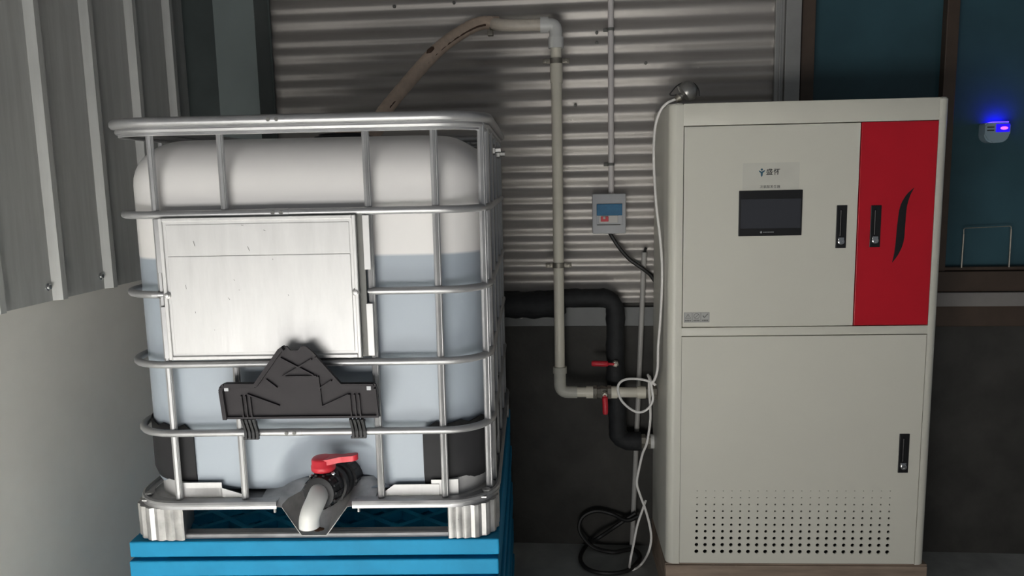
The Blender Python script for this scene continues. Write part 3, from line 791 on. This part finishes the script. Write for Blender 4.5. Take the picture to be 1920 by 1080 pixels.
# ================================================================== PIPES, HOSE
YP = -.182
pipe = thing('water_pipe', W, (W.at(1046, 400, YP).x, YP, W.at(1050, 740, YP).z), 'cream plastic water pipe running down the corrugated wall to the cabinet', 'pipe')
pt, pb_ = W.at(1041, 62, YP), W.at(1050, 735, YP)
xv = (W.at(1044, 200, YP).x+W.at(1049, 650, YP).x)/2
R1 = .0225
zt1, zb1 = W.at(1040, 46, YP).z, pb_.z
bm = B(); tube(bm, [(xv, YP, zb1+.04), (xv, YP, (zb1+zt1)/2), (xv, YP, zt1-.05)], R1, 14); mk('pipe', bm, 'pvc', pipe, W)
# lower elbow and run to the cabinet
bm = B(); tube(bm, fillet([(xv, YP, zb1+.105), (xv, YP, zb1), (xv+.075, YP, zb1)], .045, 6), .027, 14); tube(bm, [(xv, YP, zb1+.085), (xv, YP, zb1+.115)], .031, 14); mk('elbow', bm, 'pvcgrey', pipe, W, ang=50)
xe = (W.inv @ (K.m @ Vector((CX0, .33, 0)))).x
xv1, xv2 = W.at(1112, 735, YP).x, W.at(1146, 735, YP).x
bm = B(); tube(bm, [(xv+.06, YP, zb1), (xv1+.01, YP, zb1)], R1, 14); mk('pipe', bm, 'pvc', pipe, W)
bm = B(); tube(bm, [(xv2-.01, YP, zb1), (xe-.02, YP, zb1)], R1, 14); mk('pipe', bm, 'pvc', pipe, W)
for xa, xb in ((xv1-.030, xv1+.004), (xv2-.004, xv2+.026), (xe-.085, xe-.048)):
    bm = B(); tube(bm, [(xa, YP, zb1), (xb, YP, zb1)], .0275, 14); mk('coupling', bm, 'pvc', pipe, W)
bm = B(); lathe(bm, (xe-.05, YP, zb1), (1, 0, 0), [(0, .026), (.012, .026), (.014, .021), (.026, .021), (.027, .032), (.049, .032)], 8); mk('union', bm, 'brass', pipe, W, ang=20)
bm = B(); lathe(bm, (xv1, YP, zb1), (1, 0, 0), [(0, .031), (.016, .031), (.018, .024), (.026, .026), (.035, .030), (xv2-xv1-.03, .028), (xv2-xv1-.02, .024), (xv2-xv1-.016, .031), (xv2-xv1, .031)], 8)
xh = W.at(1134, 745, YP-.04).x
lathe(bm, (xh, YP, zb1), (0, -1, 0), [(0, .014), (.036, .014), (.038, .010), (.05, .010)], 10)
bv = mk('ball_valve', bm, 'brass', pipe, W, ang=25)
bm = B(); z1_, z2_ = W.at(1134, 745, YP-.045).z, W.at(1134, 776, YP-.045).z
tube(bm, smooth([(xh, YP-.048, zb1), (xh, YP-.048, z1_), (xh+.002, YP-.046, (z1_+z2_)/2), (xh+.002, YP-.046, z2_)], 4), [.007]*4+[.0125]*8+[.011], 10); mk('lever', bm, 'red', bv, W)
# upper elbow and coupling
bm = B(); xt = xv-.004
tube(bm, fillet([(xv, YP, zt1-.085), (xv, YP, zt1), (xv-.055, YP-.004, zt1)], .03, 6), .0265, 14)
tube(bm, [(xv-.030, YP-.002, zt1), (xv-.064, YP-.004, zt1)], .033, 16); tube(bm, [(xv, YP, zt1-.05), (xv, YP, zt1-.095)], .032, 16); mk('elbow', bm, 'white', pipe, W, ang=50)
bm = B(); tube(bm, [(xv, YP, zt1-.15), (xv, YP, zt1-.235)], .026, 14); mk('coupling', bm, 'pvc', pipe, W)
for py in (113, 498):
    zc_ = W.at(1046, py, YP-.02).z
    bm = B(); tube(bm, [(xv, YP, zc_-.011), (xv, YP, zc_+.011)], R1+.004, 16)
    for sx in (-1, 1):
        box(bm, xv+sx*.040-.016, xv+sx*.040+.016, YP-.006, YP+.006, zc_-.010, zc_+.010, .002)
    lathe(bm, (xv, YP, zc_), (0, 1, 0), [(.02, .006), (-YP-.012, .006)], 8)
    pc = mk('pipe_clamp', bm, 'brass', pipe, W, ang=30)
    for sx in (-1, 1):
        bm = B(); lathe(bm, (xv+sx*.043, YP-.006, zc_), (0, -1, 0), [(0, .010), (.009, .010), (.010, .005), (.016, .005)], 6); mk('clamp_bolt', bm, 'brass', pc, W, sm=False)

# tan hose from the elbow into the tank lid
lid = W.inv @ (T.m @ Vector((XC, DEP/2, bz1+.034)))
hs = thing('water_hose', W, (W.at(925, 45, -.12).x, -.12, zt1), 'tan braided hose arching from the pipe elbow down behind the tank', 'hose')
a0 = W.at(922, 44, -.125)
bm = B(); tube(bm, smooth([(xv-.05, YP-.004, zt1), (xv-.2, YP-.01, zt1+.002), tuple(a0)], 6), .0245, 14)
mk('clear_end', bm, 'hoseclear', hs, W)
wp = [a0+Vector((.03, .002, 0)), W.at(905, 43, -.14), W.at(880, 52, -.17), W.at(845, 74, -.22), W.at(812, 102, -.27), W.at(775, 143, -.33), W.at(742, 182, -.39), W.at(716, 215, -.44)]
lastp = wp[-1]
wp += [lastp.lerp(lid, .35)+Vector((.02, 0, -.035)), lid+Vector((.05, .02, .022)), lid+Vector((.0, 0, .012)), lid-Vector((0, 0, .01))]
bm = B(); sp_ = smooth(wp, 7)
tube(bm, sp_, [.028+.0006*math.sin(i*2.4) for i in range(len(sp_))], 16); hb = mk('hose_body', bm, 'hose', hs, W)
bm = B(); tube(bm, [p+Vector((.006, -.0245, -.014)) for p in sp_[6:52]], .0045, 6); mk('hose_stripe', bm, 'hosedark', hs, W)
i0 = min(range(len(sp_)), key=lambda i: (sp_[i]-W.at(813, 100, -.27)).length)
d0 = (sp_[i0+1]-sp_[i0-1]).normalized(); c0 = sp_[i0]+Vector((-.006, -.021, .012))
bm = B(); lathe(bm, c0-d0*.022, d0, [(0, .003), (.008, .010), (.03, .012), (.044, .004)], 10); mk('hose_patch', bm, 'hosedark', hs, W, label='dark brown burnt patch')
bm = B(); tube(bm, [a0+Vector((-.008, 0, 0)), a0+Vector((.008, 0, 0))], .0315, 18); box(bm, a0.x-.018, a0.x+.006, a0.y-.02, a0.y+.01, a0.z-.052, a0.z-.030, .003); mk('hose_clamp', bm, 'brass', hs, W)

# black insulated pipe behind the tank
YI = -.085
bp = thing('insulated_pipe', W, (W.at(1162, 700, YI).x, YI, W.at(1165, 825, YI).z), 'black foam wrapped pipe bending down behind the cream water pipe', 'pipe')
zi, xi_, zl_ = W.at(1100, 558, YI).z, W.at(1154, 650, YI).x, W.at(1180, 827, YI).z
pts = fillet([(-.36, YI, zi-.010), (-.22, YI, zi-.012), (W.at(1075, 560, YI).x, YI, zi), (xi_, YI, zi), (xi_, YI, (zi+zl_)/2), (xi_+.012, YI, zl_), (xe-.06, YI, zl_)], .075, 8)
pts2 = []
for a, b in zip(pts, pts[1:]):
    k = max(1, int((b-a).length/.02))
    pts2 += [a.lerp(b, i/k) for i in range(k)]
pts2.append(pts[-1])
bm = B(); tube(bm, pts2, [.041+.0022*math.sin(i*.9)+.0015*math.sin(i*2.3+1) for i in range(len(pts2))], 14); mk('foam_sleeve', bm, 'foam', bp, W, ang=60)
bm = B(); q0 = W.at(955, 578, YI+.02)
tk = [(-.42, YI-.004, zi-.03), (-.30, YI-.004, zi-.03), (-.2, YI-.004, zi-.032), (W.at(1060, 578, YI).x, YI-.004, zi-.022)]
tube(bm, smooth(tk, 6), [.060+.003*math.sin(i*1.3) for i in range(18)]+[.046], 14); mk('foam_wrap', bm, 'foam', bp, W, ang=60)
bm = B(); lathe(bm, (xe-.062, YI, zl_), (1, 0, 0), [(0, .034), (.022, .034), (.024, .026), (.030, .026), (.031, .036), (.044, .036)], 8); un = mk('union', bm, 'brass', bp, W, ang=20)
bm = B(); tube(bm, [(xe-.020, YI, zl_), (xe-.002, YI, zl_)], .033, 16); mk('white_ring', bm, 'white', bp, W)
# lever on the vertical run
zv = W.at(1130, 682, YI-.06).z; xn = W.at(1154, 683, YI-.06).x
bm = B(); lathe(bm, (xn, YI-.03, zv), (0, -1, 0), [(0, .016), (.03, .016), (.032, .013), (.040, .013), (.041, .007), (.048, .007)], 6); bn = mk('valve_nut', bm, 'brass', bp, W, ang=20)
xl0 = W.at(1109, 681, YI-.07).x
bm = B(); tube(bm, [(xn, YI-.068, zv), (xn-.03, YI-.070, zv+.001), (xn-.036, YI-.070, zv+.002), ((xl0+xn)/2, YI-.072, zv+.003), (xl0+.006, YI-.072, zv+.004), (xl0, YI-.072, zv+.004)], [.006, .006, .0125, .013, .013, .009], 10); mk('lever', bm, 'red', bn, W)

# ================================================================== ELECTRICS ON THE WALL
YC = -.042
cv = thing('electrical_conduit', W, (W.at(1145, 362, YC).x, YC, W.at(1145, 362, YC).z), 'thin white conduit rising straight from the breaker box', 'conduit')
xq = W.at(1145.5, 200, YC).x
bm = B(); tube(bm, [(xq, YC, W.at(1145, 366, YC).z), (xq, YC, 2.9), (xq, YC, 3.25)], .0125, 12); mk('tube', bm, 'conduit', cv, W)
for py in (55, 308):
    zc_ = W.at(1145, py, YC).z
    bm = B(); tube(bm, [(xq, YC, zc_-.006), (xq, YC, zc_+.006)], .0155, 12); box(bm, xq-.032, xq-.012, YC+.008, YC+.014, zc_-.008, zc_+.006, .001); box(bm, xq-.008, xq+.008, YC, -.016, zc_-.006, zc_+.006); mk('clip', bm, 'inkgrey', cv, W)
a, b = W.at(1110.5, 364, -.09), W.at(1173.5, 438, -.09)
bbx = thing('breaker_box', W, ((a.x+b.x)/2, -.05, b.z), 'small grey breaker box with blue window on the corrugated wall', 'breaker box')
bw, bh = b.x-a.x, a.z-b.z
U = lambda u, v: (a.x+bw*u, b.z+bh*(1-v))
bm = B(); box(bm, a.x, b.x, -.085, -.018, b.z, a.z, .005); mk('case', bm, 'boxgrey', bbx, W, ang=35)
(x0, z1), (x1, z0) = U(.12, .24), U(.90, .79)
bm = B(); box(bm, x0, x1, -.089, -.083, z0, z1, .002); mk('inset', bm, 'boxgrey', bbx, W, sm=False)
(x0, z1), (x1, z0) = U(.13, .25), U(.89, .54)
bm = B(); box(bm, x0, x1, -.094, -.087, z0, z1, .002); bwn = mk('window', bm, 'boxblue', bbx, W, sm=False)
(x0, z1), (x1, z0) = U(.20, .54), U(.76, .72)
bm = B(); box(bm, x0, x1, -.093, -.087, z0, z1, .0015); sw = mk('breaker', bm, 'boxwhite', bbx, W, sm=False)
(x0, z1), (x1, z0) = U(.25, .56), U(.48, .69)
bm = B(); box(bm, x0, x1, -.098, -.092, z0, z1, .0015); mk('switch', bm, 'red', bbx, W, sm=False)
bm = B(); box(bm, x0+(x1-x0)*.3, x0+(x1-x0)*.6, -.101, -.097, z0+(z1-z0)*.5, z1, .001); mk('switch_tab', bm, 'tape', bbx, W, sm=False)
(x0, z1), (x1, z0) = U(.14, .76), U(.84, .785)
bm = B(); box(bm, x0, x1, -.092, -.086, z0, z1, .001); mk('latch', bm, 'inkgrey', bbx, W, sm=False)

c1 = [W.at(1142, 434, -.05), W.at(1147, 443, -.055), W.at(1160, 463, -.055), W.at(1178, 484, -.05), W.at(1195, 497, -.048), W.at(1208, 506, -.046), W.at(1224, 522, -.034), W.at(1238, 560, -.030), W.at(1242, 700, -.030), W.at(1240, 900, -.030), W.at(1238, 990, -.030)]
bm = B(); tube(bm, smooth(c1, 6), .0088, 8); mk('black_cable', bm, 'cableb', fr=W, label='black cable leaving the bottom of the small breaker box', cat='cable')
lz = thing('leaning_conduit', W, (W.at(1185, 1024, -.031).x, -.031, 0), 'thin grey white conduit tube leaning between wall and cabinet', 'conduit')
top_, bot_ = W.at(1208, 473, -.026), W.at(1185, 1024, -.031); bot_.z = max(bot_.z, .0)
bm = B(); tube(bm, [bot_, bot_.lerp(top_, .5), top_], .0118, 12); mk('tube', bm, 'conduit2', lz, W)
bm = B(); tube(bm, [top_-Vector((0, 0, .01)), top_+Vector((.004, 0, .012)), top_+Vector((.008, .002, .02))], .006, 8); mk('wire_end', bm, 'cableb', lz, W)

# coiled black cable on the floor by the wall
def fl_at(px, py, z=.012):
    d = (px-960)/FPX*RR-(py-540)/FPX*UU+fwd; t = (z-CAM_H)/d.z
    return Vector((0, 0, CAM_H))+d*t
def wl_at(px, py, y): p = W.at(px, py, y); return W.m @ p
cc = [wl_at(1192, 962, -.062), wl_at(1172, 975, -.062), wl_at(1150, 990, -.07), wl_at(1120, 1010, -.10), fl_at(1100, 1022), fl_at(1088, 1045), fl_at(1098, 1064), fl_at(1125, 1074), fl_at(1160, 1074), fl_at(1186, 1064, .014), fl_at(1200, 1044), fl_at(1186, 1030, .016), fl_at(1150, 1035, .014), fl_at(1115, 1027, .022), wl_at(1094, 1008, -.07), wl_at(1086, 988, -.06), wl_at(1094, 968, -.05), wl_at(1118, 958, -.045), wl_at(1148, 964, -.045), wl_at(1175, 976, -.075), wl_at(1198, 968, -.078)]
bm = B(); tube(bm, smooth(cc, 8), .0095, 8); mk('coiled_cable', bm, 'cableb', label='loose loops of black cable lying on floor by the wall', cat='cable')

# lamp lying on the cabinet, with its white cable
yl = .05
lc = K.at(1288, 171.5, yl); lr = .0405
lc.z = max(lc.z, CZ1+lr*.86)
lt = K.at(1270, 186, yl); lt.z = max(lt.z, CZ1+.013)
axl = (lc-lt).normalized(); Ll = (lc-lt).length
lamp = thing('lamp_head', K, (lc.x, yl, CZ1), 'round grey metal lamp head with wire hook lying on cabinet top', 'lamp')
pr = [(-.002, .009), (.010, .010), (.012, .013), (.020, .013), (.022, .011)]
for k in range(12):
    a = PI*(.12+.70*k/11); pr.append((Ll-lr*math.cos(a), lr*math.sin(a)))
pr = [p for i, p in enumerate(pr) if i < 5 or p[0] > .024]
bm = B(); lathe(bm, lt, axl, pr+[(pr[-1][0]+.001, pr[-1][1]*.8), (pr[-1][0]-.004, pr[-1][1]*.7)], 24); mk('shade', bm, 'lampm', lamp, K, ang=50)
bm = B(); lathe(bm, lc-axl*(lr+.004), axl, [(-.008, .010), (0, .014), (.006, .017), (.010, .018)], 16); mk('collar', bm, 'brass', lamp, K)
hk = [K.at(x, y, yl-.012) for x, y in ((1268, 178), (1261, 179), (1256, 177), (1260, 171), (1268, 162), (1278, 156), (1290, 153), (1302, 157), (1310, 168), (1311, 180))]
bm = B(); tube(bm, smooth(hk, 5), .0022, 6); mk('hook', bm, 'cableb', lamp, K)
YK = .10
wc = [lt+axl*.004, K.at(1262, 188, .05), K.at(1250, 194, .06), K.at(1238, 208, .08)]+[K.at(x, y, YK) for x, y in ((1229, 235), (1226, 270), (1226, 310), (1228, 350), (1231, 390), (1237, 440), (1241, 490), (1241, 540), (1238, 600), (1234, 650), (1233, 690), (1228, 710), (1222, 716))]
wc += [K.at(x, y, .14) for x, y in ((1215, 703), (1219, 712), (1229, 722), (1219, 716), (1200, 711), (1175, 711), (1161, 719), (1159, 733), (1166, 752), (1184, 768), (1200, 773), (1215, 766), (1224, 750), (1222, 728), (1218, 706))]
wc += [K.at(x, y, .16) for x, y in ((1217, 730), (1219, 760), (1219, 790), (1213, 830), (1205, 850), (1198, 880), (1194, 905), (1199, 925), (1210, 955), (1218, 985), (1221, 1010), (1216, 1035))]
kf = lambda p: K.inv @ p
wc += [kf(fl_at(1204, 1056, .02)), kf(fl_at(1190, 1067, .008)), kf(fl_at(1181, 1066, .008)), K.at(1182, 1050, .14), K.at(1188, 1020, .17), K.at(1195, 985, .20), K.at(1205, 955, .22), K.at(1211, 938, .23)]
bm = B(); tube(bm, smooth(wc, 5), .0052, 8); mk('white_cable', bm, 'cablew', fr=K, label='long white cable hanging and looping down the cabinet side', cat='cable')

# ================================================================== BY THE WINDOW
a, b = W.at(1847, 230, -.02), W.at(1892, 267, -.02)
dv = thing('plug_in_device', W, ((a.x+b.x)/2, 0, b.z), 'small pale plug-in device with a glowing blue light on window glass', 'device')
bm = B(); w_, h_ = b.x-a.x, a.z-b.z
ol = []
for cx, cz, r_, a0 in ((a.x+.012, a.z-.012, .012, PI/2), (a.x+h_*.42, b.z+h_*.42, h_*.42, PI), (b.x-h_*.45, b.z+h_*.45, h_*.45, 1.5*PI), (b.x-.012, a.z-.012, .012, 0)):
    for k in range(6): t = a0+PI/2*k/5; ol.append(Vector((cx+r_*math.cos(t), -.024, cz+r_*math.sin(t))))
prism(bm, ol, (0, .053, 0)); bmesh.ops.bevel(bm, geom=[e for e in bm.edges if all(abs(v.co.y+.024) < 1e-6 for v in e.verts)], offset=.006, segments=2, affect='EDGES')
mk('shell', bm, 'device', dv, W, ang=40)
bm = B()
for zq in (.20, .36): box(bm, a.x+.008, a.x+w_*.36, -.0255, -.0235, a.z-h_*zq-.005, a.z-h_*zq, .0008)
mk('slots', bm, 'ink', dv, W, sm=False)
bm = B(); box(bm, a.x+w_*.42, a.x+w_*.97, -.027, -.0235, a.z-h_*.48, a.z-h_*.08, .002); mk('light_window', bm, 'led', dv, W, sm=False)
bm = B(); lathe(bm, (a.x+w_*.74, -.0268, a.z-h_*.29), (0, -1, 0), [(0, .010), (.002, .009)], 10)
for v in bm.verts: v.co.x = a.x+w_*.74+(v.co.x-a.x-w_*.74)*1.6; v.co.z = a.z-h_*.29+(v.co.z-a.z+h_*.29)*.7
mk('light_core', bm, 'ledcore', dv, W)
bm = B(); box(bm, a.x+w_*.30, a.x+w_*.95, -.018, .022, a.z-.001, a.z+.003, .001); mk('glow_strip', bm, 'glowtop', dv, W, sm=False)  # emitter added on the top edge to cast a blue halo on the pane

yk = -.012
rk = thing('pane_reflection_wires', W, (W.at(1850, 490, yk).x, yk, zr), 'thin wires added for lines reflected in the dark window pane', 'rail')  # wires added to stand for lines reflected in the glass
for (pa, pb2) in (((1807, 439), (1803, 496)), ((1896, 430), (1892, 496))):
    a, b = W.at(*pa, yk), W.at(*pb2, yk); bm = B(); tube(bm, [(b.x, yk, zr-.002), a], .0036, 8); mk('upright_line', bm, 'brass', rk, W)
a, b = W.at(1807, 428, yk), W.at(1896, 424, yk); a2 = W.at(1807, 439, yk)
bm = B(); tube(bm, fillet([a2, a, b, W.at(1896, 430, yk)], .008, 4), .0020, 8); mk('top_line', bm, 'brass', rk, W)
